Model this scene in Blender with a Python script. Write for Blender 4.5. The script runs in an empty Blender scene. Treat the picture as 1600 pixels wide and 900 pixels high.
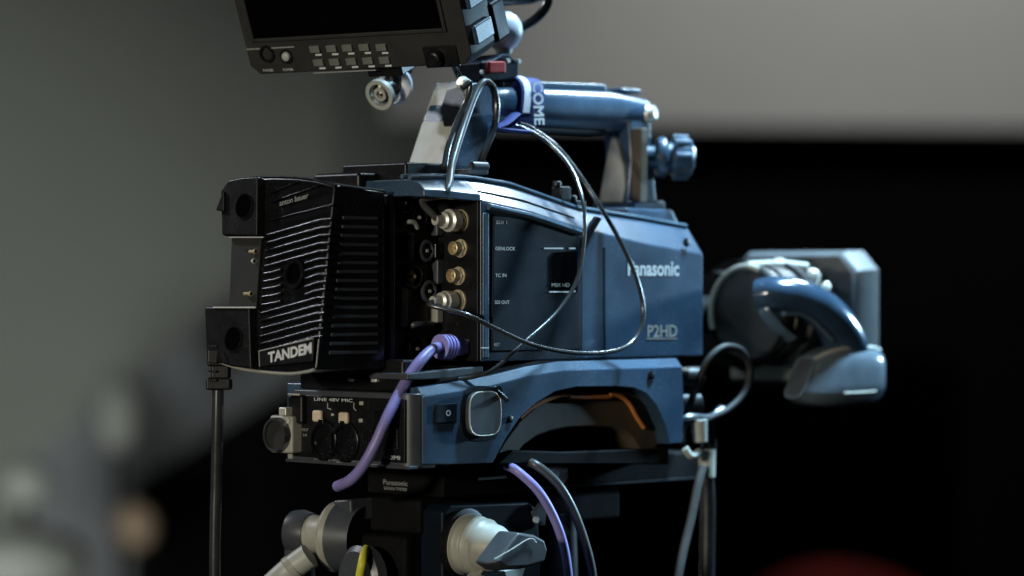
import bpy, bmesh, math, random
from mathutils import Vector, Matrix
random.seed(4)

# ------------------------------------------------------------------ camera
# Local survey frame, millimetres: +X = where the broadcast camera points, -Y = its side that faces us,
# +Z = up, z = 0 at eye height, 1.45 m above the studio floor.
EYE = 1450.0
S2 = math.sqrt(0.5)
FW = Vector((S2, S2, 0)); RT = Vector((S2, -S2, 0)); UP = Vector((0, 0, 1))
FPX = 4500.0
CAM = -2000 * FW + 58.7 * RT

def W(p): return Vector((p[0], p[1], p[2] + EYE)) / 1000.0
scene = bpy.context.scene
cd = bpy.data.cameras.new('camera'); cam = bpy.data.objects.new('camera', cd)
scene.collection.objects.link(cam); scene.camera = cam
cam.location = W(CAM)
cam.rotation_euler = FW.to_track_quat('-Z', 'Y').to_euler()
cd.sensor_width = 36; cd.lens = FPX / 1600 * 36
cd.clip_start = 0.05; cd.clip_end = 100
cd.dof.use_dof = True; cd.dof.focus_distance = 2.04; cd.dof.aperture_fstop = 2.9; cd.dof.aperture_blades = 9

# ------------------------------------------------------------------ light
world = bpy.data.worlds.new('World'); scene.world = world; world.use_nodes = True
bg = world.node_tree.nodes['Background']
bg.inputs[0].default_value = (0.55, 0.6, 0.65, 1); bg.inputs[1].default_value = 0.012
scene.view_settings.view_transform = 'Standard'; scene.view_settings.look = 'None'
scene.view_settings.exposure = 0.0; scene.view_settings.gamma = 1.0
scene.cycles.use_denoising = True

def lamp(name, pos, target, kind, energy, color, size=0.4, spot=60, blend=0.5):
    l = bpy.data.lights.new(name, kind); l.energy = energy; l.color = color
    if kind == 'AREA': l.shape = 'DISK'; l.size = size
    if kind == 'SPOT': l.spot_size = math.radians(spot); l.spot_blend = blend; l.shadow_soft_size = size
    o = bpy.data.objects.new(name, l); scene.collection.objects.link(o)
    o.location = W(pos)
    o.rotation_euler = (W(target) - W(pos)).to_track_quat('-Z', 'Y').to_euler()
    return o
lamp('stage_top_lamp', (1050, -500, 2500), (380, 20, 30), 'SPOT', 1850, (0.46, 0.76, 1.0), 0.16, 18, 1.0)
lamp('stage_back_lamp', (2000, 300, 1850), (230, 40, 30), 'SPOT', 235, (0.68, 0.88, 1.0), 0.20, 22, 0.7)
lamp('stage_front_lamp', (3050, -530, 420), (280, 20, -20), 'SPOT', 300, (0.46, 0.76, 1.0), 0.10, 14, 1.0)
lamp('hall_lamp', (-2800, -560, 330), (100, 60, -40), 'SPOT', 165, (1.0, 0.95, 0.80), 0.12, 30, 0.5)
lamp('rim_lamp', (-650, 2250, 1500), (-40, 70, 0), 'SPOT', 80, (0.86, 0.9, 1.0), 0.10, 30, 0.5)

# ------------------------------------------------------------------ survey helpers
def ray(u, v): return FW + RT * ((u - 800) / FPX) + UP * ((450 - v) / FPX)
def PY(u, v, y): d = ray(u, v); return CAM + d * ((y - CAM.y) / d.y)
def PX(u, v, x): d = ray(u, v); return CAM + d * ((x - CAM.x) / d.x)
def PD(u, v, dep): return CAM + ray(u, v) * dep
def PN(u, v, p0, n): d = ray(u, v); return CAM + d * ((Vector(p0) - CAM).dot(n) / d.dot(n))
def sxz(pts, y): return [(p.x, p.z) for p in (PY(u, v, y) for u, v in pts)]

# ------------------------------------------------------------------ shapes: (verts, faces) in mm
def merge(*ss):
    V, Fc = [], []
    for v, f in ss:
        b = len(V); V += [Vector(p) for p in v]; Fc += [tuple(i + b for i in q) for q in f]
    return V, Fc
def loft(secs, close=True):
    n = len(secs[0]); V = [Vector(p) for s in secs for p in s]; Fc = []
    for k in range(len(secs) - 1):
        for i in range(n):
            j = (i + 1) % n
            Fc.append((k * n + i, k * n + j, (k + 1) * n + j, (k + 1) * n + i))
    if close:
        Fc.append(tuple(range(n))); Fc.append(tuple(range((len(secs) - 1) * n, len(secs) * n)))
    return V, Fc
def box(x0, x1, y0, y1, z0, z1):
    return loft([[(x0, y0, z0), (x1, y0, z0), (x1, y0, z1), (x0, y0, z1)], [(x0, y1, z0), (x1, y1, z0), (x1, y1, z1), (x0, y1, z1)]])
def prism_y(pr, y0, y1): return loft([[(x, y0, z) for x, z in pr], [(x, y1, z) for x, z in pr]])
def prism_x(pr, x0, x1): return loft([[(x0, y, z) for y, z in pr], [(x1, y, z) for y, z in pr]])
def frame(a):
    a = a.normalized(); h = UP if abs(a.z) < 0.9 else Vector((1, 0, 0))
    e = a.cross(h).normalized(); return e, e.cross(a).normalized()
def lathe(p0, ax, prof, n=32, close=True):
    p0 = Vector(p0); ax = Vector(ax).normalized(); e, g = frame(ax); secs = []
    for t, r in prof:
        secs.append([p0 + ax * t + (e * math.cos(2 * math.pi * i / n) + g * math.sin(2 * math.pi * i / n)) * r for i in range(n)])
    return loft(secs, close)
def cyl(p0, p1, r0, r1=None, n=24):
    p0 = Vector(p0); p1 = Vector(p1)
    return lathe(p0, p1 - p0, [(0, r0), ((p1 - p0).length, r0 if r1 is None else r1)], n)
def ring(p0, ax, r_in, r_out, t, n=32):
    p0 = Vector(p0); ax = Vector(ax).normalized(); e, g = frame(ax); secs = []
    for i in range(n):
        d = e * math.cos(2 * math.pi * i / n) + g * math.sin(2 * math.pi * i / n)
        secs.append([p0 + d * r_in, p0 + d * r_out, p0 + d * r_out + ax * t, p0 + d * r_in + ax * t])
    V, Fc = loft(secs, False); m = len(V)
    for i in range(4):
        j = (i + 1) % 4; Fc.append((m - 4 + i, m - 4 + j, j, i))
    return V, Fc
def spline(pts, k=8):
    P = [Vector(p) for p in pts]; P = [2 * P[0] - P[1]] + P + [2 * P[-1] - P[-2]]; out = []
    for i in range(1, len(P) - 2):
        a, b, c, d = P[i - 1:i + 3]
        for s in range(k):
            t = s / k
            out.append(0.5 * ((2 * b) + (c - a) * t + (2 * a - 5 * b + 4 * c - d) * t * t + (3 * b - a - 3 * c + d) * t ** 3))
    return out + [P[-2]]
def tube(pts, r, n=10, k=8, smooth=True, flat=None):
    P = spline(pts, k) if smooth else [Vector(p) for p in pts]; secs = []; e = None
    for i, p in enumerate(P):
        t = (P[min(i + 1, len(P) - 1)] - P[max(i - 1, 0)]).normalized()
        if e is None: e, _ = frame(t)
        e = (e - t * e.dot(t)).normalized(); g = t.cross(e)
        rr = r[0] + (r[1] - r[0]) * i / (len(P) - 1) if isinstance(r, tuple) else r
        a, b = (rr, rr) if flat is None else (rr, rr * flat)
        secs.append([p + e * a * math.cos(2 * math.pi * q / n) + g * b * math.sin(2 * math.pi * q / n) for q in range(n)])
    return loft(secs)

# ------------------------------------------------------------------ materials (procedural)
def material(name, col, rough=0.5, metal=0.0, var=0.15, scale=40, bump=0.02, bscale=900, coat=0.0, emit=None, estr=0, spec=0.5, dust=0.0):
    m = bpy.data.materials.new(name); m.use_nodes = True; nt = m.node_tree; N = nt.nodes; L = nt.links
    b = N['Principled BSDF']; tc = N.new('ShaderNodeTexCoord')
    b.inputs['Metallic'].default_value = metal; b.inputs['Coat Weight'].default_value = coat; b.inputs['Coat Roughness'].default_value = 0.16
    b.inputs['Specular IOR Level'].default_value = spec
    no = N.new('ShaderNodeTexNoise'); no.inputs['Scale'].default_value = scale; no.inputs['Detail'].default_value = 6
    L.new(tc.outputs['Object'], no.inputs['Vector'])
    cr = N.new('ShaderNodeValToRGB'); cr.color_ramp.elements[0].position = 0.3; cr.color_ramp.elements[1].position = 0.7
    lo = [c * (1 - var) for c in col]; hi = [min(1, c * (1 + var)) for c in col]
    cr.color_ramp.elements[0].color = (*lo, 1); cr.color_ramp.elements[1].color = (*hi, 1)
    L.new(no.outputs['Fac'], cr.inputs['Fac']); L.new(cr.outputs['Color'], b.inputs['Base Color'])
    mr = N.new('ShaderNodeMapRange'); mr.inputs[3].default_value = max(0.02, rough - 0.1); mr.inputs[4].default_value = min(1, rough + 0.12)
    n2 = N.new('ShaderNodeTexNoise'); n2.inputs['Scale'].default_value = scale * 2.3; n2.inputs['Detail'].default_value = 8
    L.new(tc.outputs['Object'], n2.inputs['Vector']); L.new(n2.outputs['Fac'], mr.inputs[0]); L.new(mr.outputs[0], b.inputs['Roughness'])
    if dust:                                  # fine pale dust specks and smudges lying on the surface
        nd = N.new('ShaderNodeTexNoise'); nd.inputs['Scale'].default_value = 700; nd.inputs['Detail'].default_value = 2
        ns = N.new('ShaderNodeTexNoise'); ns.inputs['Scale'].default_value = 14; ns.inputs['Detail'].default_value = 5
        for q in (nd, ns): L.new(tc.outputs['Object'], q.inputs['Vector'])
        mp = N.new('ShaderNodeMapRange'); mp.inputs[1].default_value = 0.60; mp.inputs[2].default_value = 0.78; L.new(nd.outputs['Fac'], mp.inputs[0])
        m2 = N.new('ShaderNodeMapRange'); m2.inputs[1].default_value = 0.42; m2.inputs[2].default_value = 0.70; m2.inputs[3].default_value = 0.15; L.new(ns.outputs['Fac'], m2.inputs[0])
        mu_ = N.new('ShaderNodeMath'); mu_.operation = 'MULTIPLY'; L.new(mp.outputs[0], mu_.inputs[0]); L.new(m2.outputs[0], mu_.inputs[1])
        md = N.new('ShaderNodeMath'); md.operation = 'MULTIPLY'; md.inputs[1].default_value = dust; L.new(mu_.outputs[0], md.inputs[0])
        mx = N.new('ShaderNodeMix'); mx.data_type = 'RGBA'; mx.inputs[7].default_value = (0.35, 0.34, 0.32, 1)
        L.new(md.outputs[0], mx.inputs[0]); L.new(cr.outputs['Color'], mx.inputs[6]); L.new(mx.outputs[2], b.inputs['Base Color'])
    if bump:
        n3 = N.new('ShaderNodeTexNoise'); n3.inputs['Scale'].default_value = bscale; n3.inputs['Detail'].default_value = 3
        L.new(tc.outputs['Object'], n3.inputs['Vector'])
        bp = N.new('ShaderNodeBump'); bp.inputs['Strength'].default_value = bump * 10; bp.inputs['Distance'].default_value = 0.0002
        L.new(n3.outputs['Fac'], bp.inputs['Height']); L.new(bp.outputs['Normal'], b.inputs['Normal'])
    if emit:
        b.inputs['Emission Color'].default_value = (*emit, 1); b.inputs['Emission Strength'].default_value = estr
    return m
M = {}
M['body'] = material('slate_blue_paint', (0.027, 0.056, 0.096), 0.34, var=0.38, scale=18, bump=0.05, bscale=1300, spec=0.45, dust=0.6, coat=0.6)
M['matte'] = material('matte_black_anodising', (0.004, 0.004, 0.004), 0.75, var=0.3, bump=0.04, spec=0.12)
M['trim'] = material('glossy_blue_trim', (0.07, 0.11, 0.15), 0.16, var=0.15, bump=0.01, coat=0.5)
M['panel'] = material('dark_navy_panel', (0.004, 0.008, 0.014), 0.42, var=0.3, scale=30, bump=0.04, bscale=1500, spec=0.16, dust=0.06)
M['black'] = material('black_plastic', (0.004, 0.004, 0.005), 0.4, var=0.3, bump=0.03, spec=0.4, dust=0.15)
M['gloss'] = material('glossy_black_plastic', (0.005, 0.005, 0.006), 0.22, var=0.3, bump=0.02, dust=0.2)
M['rubber'] = material('black_rubber', (0.012, 0.012, 0.012), 0.65, var=0.3, bump=0.05)
M['void'] = material('screen_glass', (0.0015, 0.0015, 0.002), 0.12, var=0.1, bump=0, spec=0.15)
M['bezel'] = material('grey_brown_bezel', (0.022, 0.021, 0.019), 0.5, var=0.2, bump=0.04)
M['button'] = material('grey_button', (0.14, 0.14, 0.125), 0.5)
M['print'] = material('white_print', (0.60, 0.62, 0.62), 0.5, var=0.08, bump=0)
M['dimprint'] = material('grey_print', (0.30, 0.30, 0.28), 0.5, var=0.08, bump=0)
M['pale'] = material('pale_grey_trim', (0.40, 0.41, 0.37), 0.45, var=0.08)
M['beige'] = material('warm_grey_trim', (0.30, 0.29, 0.25), 0.5, var=0.1)
M['cream'] = material('cream_plastic', (0.36, 0.35, 0.295), 0.45, var=0.14, scale=60, dust=0.3)
M['peach'] = material('peach_switch', (0.62, 0.50, 0.36), 0.5, var=0.05)
M['brass'] = material('worn_brass', (0.62, 0.51, 0.32), 0.42, 0.5, var=0.2, scale=200)
M['nickel'] = material('nickel_plating', (0.72, 0.70, 0.62), 0.38, 0.5, var=0.12, scale=200)
M['steel'] = material('dark_steel', (0.18, 0.19, 0.20), 0.35, 0.9, var=0.2)
M['cable'] = material('black_cable_jacket', (0.030, 0.032, 0.033), 0.26, var=0.25, bump=0.02, coat=0.6)
M['greycable'] = material('grey_cable_jacket', (0.06, 0.06, 0.058), 0.34, var=0.2)
M['purple'] = material('purple_cable_jacket', (0.24, 0.20, 0.46), 0.42, var=0.12, bump=0.02)
M['purple_boot'] = material('purple_rubber_boot', (0.30, 0.26, 0.60), 0.5, var=0.1, bump=0.02)
M['orange'] = material('orange_piping', (0.60, 0.20, 0.05), 0.55, var=0.1)
M['pad'] = material('dark_shoulder_pad', (0.085, 0.062, 0.040), 0.6, var=0.25, bump=0.08)
M['strap'] = material('blue_velcro_strap', (0.018, 0.03, 0.16), 0.75, var=0.3, scale=300, bump=0.15)
M['strapwhite'] = material('white_woven_label', (0.62, 0.64, 0.70), 0.7, var=0.08, bump=0.06)
M['red'] = material('red_lever_plastic', (0.35, 0.015, 0.01), 0.4)
M['ballwhite'] = material('white_ball', (0.66, 0.67, 0.74), 0.35, var=0.05)
M['yellow'] = material('yellow_cable_jacket', (0.65, 0.60, 0.05), 0.45, var=0.08)
M['lensblue'] = material('glossy_slate_grip', (0.028, 0.055, 0.092), 0.16, var=0.2, coat=0.6)
M['lensgrey'] = material('glossy_grey_rocker', (0.11, 0.14, 0.17), 0.18, var=0.15, coat=0.5)
M['hood'] = material('grey_hood_plastic', (0.09, 0.095, 0.10), 0.5, var=0.1)
M['lensblack'] = material('black_lens_barrel', (0.007, 0.007, 0.008), 0.4, var=0.2)
M['graphite'] = material('graphite_paint', (0.05, 0.055, 0.062), 0.4, var=0.15)

# ------------------------------------------------------------------ object helpers
def wloc(o):
    p = Vector((0, 0, 0))
    while o is not None: p += o.location; o = o.parent
    return p
def link(o, parent):
    scene.collection.objects.link(o)
    if parent is not None: o.parent = parent
def mk(name, shape, mat, parent=None, bevel=0, seg=2, ang=35, label=None):
    V, Fc = shape
    c = sum((Vector(p) for p in V), Vector()) / len(V)
    me = bpy.data.meshes.new(name)
    me.from_pydata([(Vector(p) - c) / 1000.0 for p in V], [], Fc)
    bm = bmesh.new(); bm.from_mesh(me); bmesh.ops.recalc_face_normals(bm, faces=bm.faces); bm.to_mesh(me); bm.free()
    me.materials.append(M[mat] if isinstance(mat, str) else mat)
    me.polygons.foreach_set('use_smooth', [True] * len(me.polygons)); me.set_sharp_from_angle(angle=math.radians(ang))
    o = bpy.data.objects.new(name, me); link(o, parent)
    o.location = W(c) - (wloc(parent) if parent is not None else Vector())
    if bevel:
        b = o.modifiers.new('bevel', 'BEVEL'); b.width = bevel / 1000.0; b.segments = seg; b.limit_method = 'ANGLE'; b.angle_limit = math.radians(32)
        b.harden_normals = True
    if label: o['label'] = label
    return o
def dup(src, parent, loc_mm, from_mm):
    o = src.copy(); link(o, parent); o.location = src.location + (Vector(loc_mm) - Vector(from_mm)) / 1000.0
    return o
def thing(name, label, cat, base, group=None):
    o = bpy.data.objects.new(name, None); link(o, None); o.location = W(base); o.empty_display_size = 0.02
    o['label'] = label; o['category'] = cat
    if group: o['group'] = group
    return o
def tag(o, label, cat, group=None, kind=None):
    if label: o['label'] = label
    if cat: o['category'] = cat
    if group: o['group'] = group
    if kind: o['kind'] = kind
    return o
def text(name, s, origin, ex, ey, size, mat, parent, width=None, bold=0.0, center=False, ext=0.12):
    cu = bpy.data.curves.new('t', 'FONT'); cu.body = s; cu.size = 1.0; cu.extrude = 0; cu.offset = bold; cu.resolution_u = 3
    t = bpy.data.objects.new('t', cu); scene.collection.objects.link(t); bpy.context.view_layer.update()
    me = bpy.data.meshes.new_from_object(t.evaluated_get(bpy.context.evaluated_depsgraph_get()))
    bpy.data.objects.remove(t)
    ex = Vector(ex).normalized(); ey = Vector(ey).normalized(); ez = ex.cross(ey)
    xs = [v.co.x for v in me.vertices]; ys = [v.co.y for v in me.vertices]
    x0, x1, y0, y1 = min(xs), max(xs), min(ys), max(ys)
    sy = size / (y1 - y0); sx = sy if width is None else width / (x1 - x0)
    ox = (x0 + x1) / 2 if center else x0; oy = (y0 + y1) / 2 if center else y0
    V = [Vector(origin) + ex * (v.co.x - ox) * sx + ey * (v.co.y - oy) * sy for v in me.vertices]
    Fc = [tuple(p.vertices) for p in me.polygons]
    n = len(V); V2 = V + [p + ez * ext for p in V]
    F2 = [tuple(i + n for i in f) for f in Fc]
    from collections import Counter
    ec = Counter(); 
    for f in Fc:
        for i in range(len(f)): ec[(f[i], f[(i + 1) % len(f)])] += 1
    side = [(a, b, b + n, a + n) for (a, b) in ec if (b, a) not in ec]
    bpy.data.meshes.remove(me)
    c = sum(V2, Vector()) / len(V2)
    m2 = bpy.data.meshes.new(name); m2.from_pydata([(p - c) / 1000 for p in V2], [], F2 + side); m2.materials.append(M[mat])
    o = bpy.data.objects.new(name, m2); link(o, parent); o.location = W(c) - (wloc(parent) if parent is not None else Vector())
    return o
SX, SY = (1, 0, 0), (0, 0, 1)          # writing on a side that faces us
RX, RY = (0, -1, 0), (0, 0, 1)         # writing on a rear face

# ================================================================== SETTING
def struct(name, shape, mat):
    o = mk(name, shape, mat); o['kind'] = 'structure'; return o
def slab(pts, dep, thick):            # a board standing across the view, outline given at its distance
    a = [PD(u, v, dep) for u, v in pts]; return loft([a, [p + FW * thick for p in a]])
M['floor'] = material('dark_studio_floor', (0.02, 0.02, 0.02), 0.6, var=0.3, scale=3, bump=0)
M['wall'] = material('grey_wall_paint', (0.295, 0.307, 0.285), 0.8, var=0.05, scale=1.5, bump=0)
M['screen'] = material('pale_screen_cloth', (0.60, 0.61, 0.595), 0.85, var=0.03, scale=1.5, bump=0)
M['curtain'] = material('black_stage_cloth', (0.004, 0.004, 0.004), 0.95, var=0.2, scale=4, bump=0, spec=0.05)
M['slopegrey'] = material('blue_grey_slab', (0.19, 0.196, 0.215), 0.7, var=0.1, scale=3, bump=0)
M['palecloth'] = material('pale_grey_cloth', (0.31, 0.32, 0.30), 0.8, var=0.1, scale=6, bump=0)
M['tan'] = material('tan_cloth', (0.42, 0.30, 0.21), 0.8, var=0.1, scale=6, bump=0)
M['redcloth'] = material('dark_red_cloth', (0.25, 0.012, 0.01), 0.8, var=0.2, scale=6, bump=0)
fc = CAM + FW * 4500
struct('floor', loft([[(fc.x - 9000, fc.y - 9000, -EYE), (fc.x + 9000, fc.y - 9000, -EYE), (fc.x + 9000, fc.y + 9000, -EYE), (fc.x - 9000, fc.y + 9000, -EYE)],
                      [(fc.x - 9000, fc.y - 9000, -EYE - 50), (fc.x + 9000, fc.y - 9000, -EYE - 50), (fc.x + 9000, fc.y + 9000, -EYE - 50), (fc.x - 9000, fc.y + 9000, -EYE - 50)]]), 'floor')
wz = 450 + EYE * FPX / 9600
struct('wall', slab([(-900, -900), (2500, -900), (2500, wz), (-900, wz)], 9600, 120), 'wall')

# ================================================================== lens and the rest are built below
# ================================================================== BROADCAST CAMERA
camr = thing('broadcast_camera', 'slate blue shoulder broadcast camera with carrying handle, on the tripod plate', 'video camera', (130, 67, -120))
def interp(pts, x):
    if x <= pts[0][0]: return pts[0][1]
    for (a, za), (b, zb) in zip(pts, pts[1:]):
        if x <= b: return za + (zb - za) * (x - a) / (b - a)
    return pts[-1][1]
T0 = sxz([(690, 306), (752, 313), (830, 331), (905, 356), (1000, 379), (1098, 397)], 0)
T1 = sxz([(640, 280), (700, 279), (745, 281), (800, 290), (860, 311), (905, 327), (1000, 342), (1090, 358)], 16)
def zside(x): return interp(T0, x)
def ztop(x): return interp(T1, x + 3)
XN, XF, YW = 52.0, 290.0, 136.0
ZB = -52.0
def shell(x0, x1, zb, steps, y_in=0.0):
    xs = [x0 + (x1 - x0) * i / steps for i in range(steps + 1)]
    def sec(y, fn): return [(x, y, fn(x)) for x in xs] + [(x1, y, zb), (x0, y, zb)]
    return loft([sec(y_in, zside), sec(16, ztop), sec(YW - 16, ztop), sec(YW, zside)])
mk('upper_shell', shell(XN, XF, ZB, 18), 'body', camr, 1.2)
# roof over the connector bay, and the block behind it
xs = [-3 + 55 * i / 6 for i in range(7)]
def roof(y, fn, th): return [(x, y, fn(x)) for x in xs] + [(52, y, fn(52) - th), (-3, y, fn(-3) - th)]
mk('rear_roof', loft([roof(0, lambda x: zside(x) + 4, 5), roof(5, lambda x: zside(x) + 8, 9), roof(16, ztop, 12), roof(YW - 16, ztop, 12), roof(YW, zside, 5)]), 'body', camr, 1.0)
mk('rear_block', box(-3, XN - 0.5, 42, YW, ZB, 62), 'black', camr, 2)
mk('bay_floor', prism_y(sxz([(640, 594), (758, 590), (758, 572), (640, 584)], 0), 2, 42), 'graphite', camr, 1)
bay = mk('connector_bay_panel', box(XN - 2.5, XN - 0.4, 0.8, 41.5, -52, 62), 'black', camr, 0.6)
# roof ridge lines
for k, (yy, dz) in enumerate(((16, 1.0), (24, 2.0))):
    pts = [(x, yy, ztop(x) + dz) for x in [-2 + 290 * i / 24 for i in range(25)]]
    mk('roof_ridge', tube(pts, 1.8, 10, 2), 'trim', camr)
gx = [4 + 150 * i / 14 for i in range(15)]
mk('roof_groove', tube([(x, 7.0, zside(x) + (ztop(x) - zside(x)) * 0.44) for x in gx], 0.9, 8, 2), 'black', camr)
# dark side panel with its rear bevel strip
pp = sxz([(769, 337), (820, 341), (905, 368), (905, 546), (766, 549)], 0)
sp = mk('side_panel', prism_y(pp, -1.6, 0.6), 'panel', camr, 0.8)
lip = tube([(x, -1.6, zside(x) - 3.5) for x in (58, 80, 100, 120, 140, 152)], 2.4, 8, 4)
mk('panel_lip', lip, 'trim', camr)
b = PY(758, 545, 0)
mk('panel_edge_strip', box(b.x - 3.2, b.x + 2.6, -1.8, 0.5, ZB + 2, zside(b.x) - 8), 'body', camr, 1.2)
# black wedge at the panel's upper front corner
mk('corner_wedge', prism_y(sxz([(905, 372), (928, 338), (938, 341), (920, 372), (908, 400)], 0), -2.0, 0.4), 'black', camr, 0.4)
mk('shell_seam', box(PY(907, 500, 0).x, PY(909.5, 500, 0).x, -0.5, 0.4, -50, 38), 'black', camr)
mk('shell_seam', box(PY(944, 500, 0).x, PY(945.5, 500, 0).x, -0.35, 0.4, -50, 30), 'panel', camr)
def side_text(s, u, v, hpx, wpx, y=-1.7, mat='print', bold=0.0):
    a = PY(u, v, y); c = PY(u + wpx, v, y); h = (PY(u, v - hpx, y) - a).length
    return text('lettering', s, a, SX, SY, h, mat, camr, width=(c - a).x, bold=bold)
side_text('SDI 1', 775, 350, 5.5, 17); side_text('GENLOCK', 774, 391, 5.5, 31)
side_text('TC IN', 774, 433, 5.5, 17); side_text('SDI OUT', 773, 475, 5.5, 23); side_text('RET', 772, 541, 5, 9, mat='dimprint')
side_text('Panasonic', 981, 431, 24, 80, y=-0.15, bold=0.022)
rl = side_text('P2HD', 1012, 527, 19, 46, y=-0.15, mat='dimprint', bold=0.01)
# window with white bracket lines
w0 = PY(857, 455, 0); w1 = PY(903, 391, 0)
win = mk('display_window', prism_y(sxz([(864, 394), (899, 392), (899, 456), (858, 456), (858, 402)], 0), -2.4, -1.4), 'void', camr, 0.5)
def hline(u0, u1, v, y=-2.0, h=2.0, mat='print'):
    a = PY(u0, v, y); c = PY(u1, v, y)
    mk('print_line', prism_y([(a.x, a.z), (c.x, c.z), (c.x, c.z + h * .45), (a.x, a.z + h * .45)], y - 0.12, y), mat, camr)
hline(850, 880, 389); hline(889, 899, 389); hline(858, 889, 457, y=-2.5); hline(893, 899, 456, y=-2.5)
hline(752, 764, 544.5, y=-1.9); hline(1010, 1058, 530, y=-0.15, h=1.6, mat='dimprint')
side_text('MIX HD', 862, 448, 5.5, 28, y=-2.5, mat='dimprint')
# small screws on the side
def screw(u, v, y, r=2.6):
    p = PY(u, v, y); s = mk('screw', lathe((p.x, y + 0.8, p.z), (0, -1, 0), [(0, r), (1.3, r), (1.7, r * 0.7)], 16), 'black', camr)
    return s
screw(1073, 379, -1.0, 3.4); screw(1018, 586, -6.6, 3.4); screw(797, 655, -6.6, 2.6)
mk('front_flange', box(XF - 1, XF + 5, 8, YW - 8, ZB + 6, zside(XF) - 10), 'graphite', camr, 2)
# BNC sockets on the rear-facing wall of the bay
XB = XN - 2.5
def bnc(u, v, big):
    p = PX(u, v, XB)
    r = mk('bnc_socket', lathe((XB + 0.3, p.y, p.z), (-1, 0, 0), [(0, 8 if big else 6.6), (1.6, 8 if big else 6.6), (1.9, 5.0), (9, 4.8), (9.4, 4.2), (5, 3.9), (4.8, 1.1), (8, 1.0)], 28), 'brass', camr)
    mk('lock_nut', ring((XB - 1.9, p.y, p.z), (-1, 0, 0), 4.9, 7.2 if big else 6.0, 1.4, 6), 'nickel', r)
    return p
bnc_top = bnc(721, 345, True); bnc(721, 388, False); bnc(718, 431, False); bnc_low = bnc(717, 470, True)
# clutter in the bay: dark sockets and a lever on the inner wall, frame posts
mk('bay_frame', box(-8, -1, 31, 44, ZB, 66), 'black', camr, 2)
YI = 42.0                                  # inner wall of the bay, facing us
for (u, v, r, mt) in ((626, 318, 8, 'gloss'), (648, 340, 9, 'gloss'), (660, 392, 8, 'graphite'), (640, 432, 9, 'gloss'), (664, 455, 8, 'graphite'), (645, 545, 10, 'gloss')):
    p = PY(u, v, YI); q = mk('round_socket', lathe((p.x, YI + 0.5, p.z), (0, -1, 0), [(0, r), (5, r), (6, r - 1), (6.2, r - 2.4), (3, r - 2.8)], 24), mt, camr)
    mk('socket_pin', cyl((p.x, YI - 1, p.z), (p.x, YI - 5.5, p.z), 1.3, n=10), 'nickel', q)
for (u, v, h, mt) in ((678, 352, 8, 'graphite'), (679, 425, 9, 'graphite'), (678, 485, 9, 'beige'), (676, 392, 6, 'gloss'), (632, 385, 10, 'gloss'), (622, 480, 14, 'graphite'), (640, 300, 5, 'beige')):
    p = PY(u, v, YI); mk('bay_clip', box(p.x - 3.5, p.x + 3.5, YI - 7, YI + 0.5, p.z - h, p.z + h), mt, camr, 1.5)
mk('lock_lever', tube([PY(640, 515, YI), PY(646, 508, YI - 7), PY(660, 506, YI - 8), PY(676, 507, YI - 4)], 2.2, 10), 'graphite', camr)
mk('small_lever', tube([PY(630, 354, YI), PY(636, 347, YI - 6), PY(648, 348, YI - 7), PY(652, 356, YI - 5)], 1.8, 10), 'pale', camr)
mk('roof_hinge', box(13, 54, 36, 104, 74, 89), 'black', camr, 2)
mk('roof_step', box(-10, 12, 60, 110, 70, 82), 'black', camr, 3)

# ---- lower body with the shoulder arch
YL = -6.0
lp = sxz([(661, 606), (700, 600), (770, 588), (830, 573), (880, 565), (1066, 560), (1069, 640), (1066, 692), (1046, 694), (1040, 668), (1026, 634), (1010, 615), (990, 606), (960, 604), (900, 605),
          (868, 612), (838, 630), (812, 654), (790, 686), (770, 724), (661, 726)], YL)
def drop(pts, d): return [(x, z - d) if i < 6 else (x, z) for i, (x, z) in enumerate(pts)]
mk('lower_body', loft([[(x, YL, z) for x, z in drop(lp, 6.5)], [(x, -0.5, z) for x, z in lp], [(x, 138, z) for x, z in lp]]), 'body', camr, 0.8)
mk('body_seam', prism_y(sxz([(690, 592), (770, 578), (870, 558), (1060, 554), (1060, 562), (880, 566), (770, 590), (690, 602)], 0), 1.5, 130), 'black', camr)
# shoulder pad inside the arch, with orange piping
outer = [(770, 724), (792, 688), (816, 656), (842, 633), (872, 616), (902, 609), (960, 608), (988, 610), (1006, 618), (1022, 638), (1038, 690)]
inner = [(806, 716), (822, 696), (842, 682), (864, 674), (890, 669), (930, 667), (962, 668), (982, 676), (992, 686), (1002, 702), (1012, 716)]
po = sxz(outer, 4); pi = sxz(inner, 4)
mk('shoulder_pad', prism_y(po + pi[::-1], 6, 128), 'pad', camr, 2.0)
piping = [PY(u, v, 3.5) for u, v in [(812, 652), (828, 638), (848, 627), (872, 618), (890, 617), (893, 620), (950, 620), (953, 617), (968, 619), (982, 629), (994, 650), (1006, 668)]]
mk('orange_piping', tube(piping, 1.8, 8, 3), 'orange', camr)
mk('arch_liner', prism_y(sxz([(815, 715), (835, 690), (990, 690), (1010, 715)], 40), 40, 120), 'black', camr, 1)
mk('arch_base', prism_y(sxz([(775, 726), (800, 703), (880, 706), (1046, 700), (1046, 726)], 2), 2, 126), 'matte', camr, 1.5)
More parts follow.
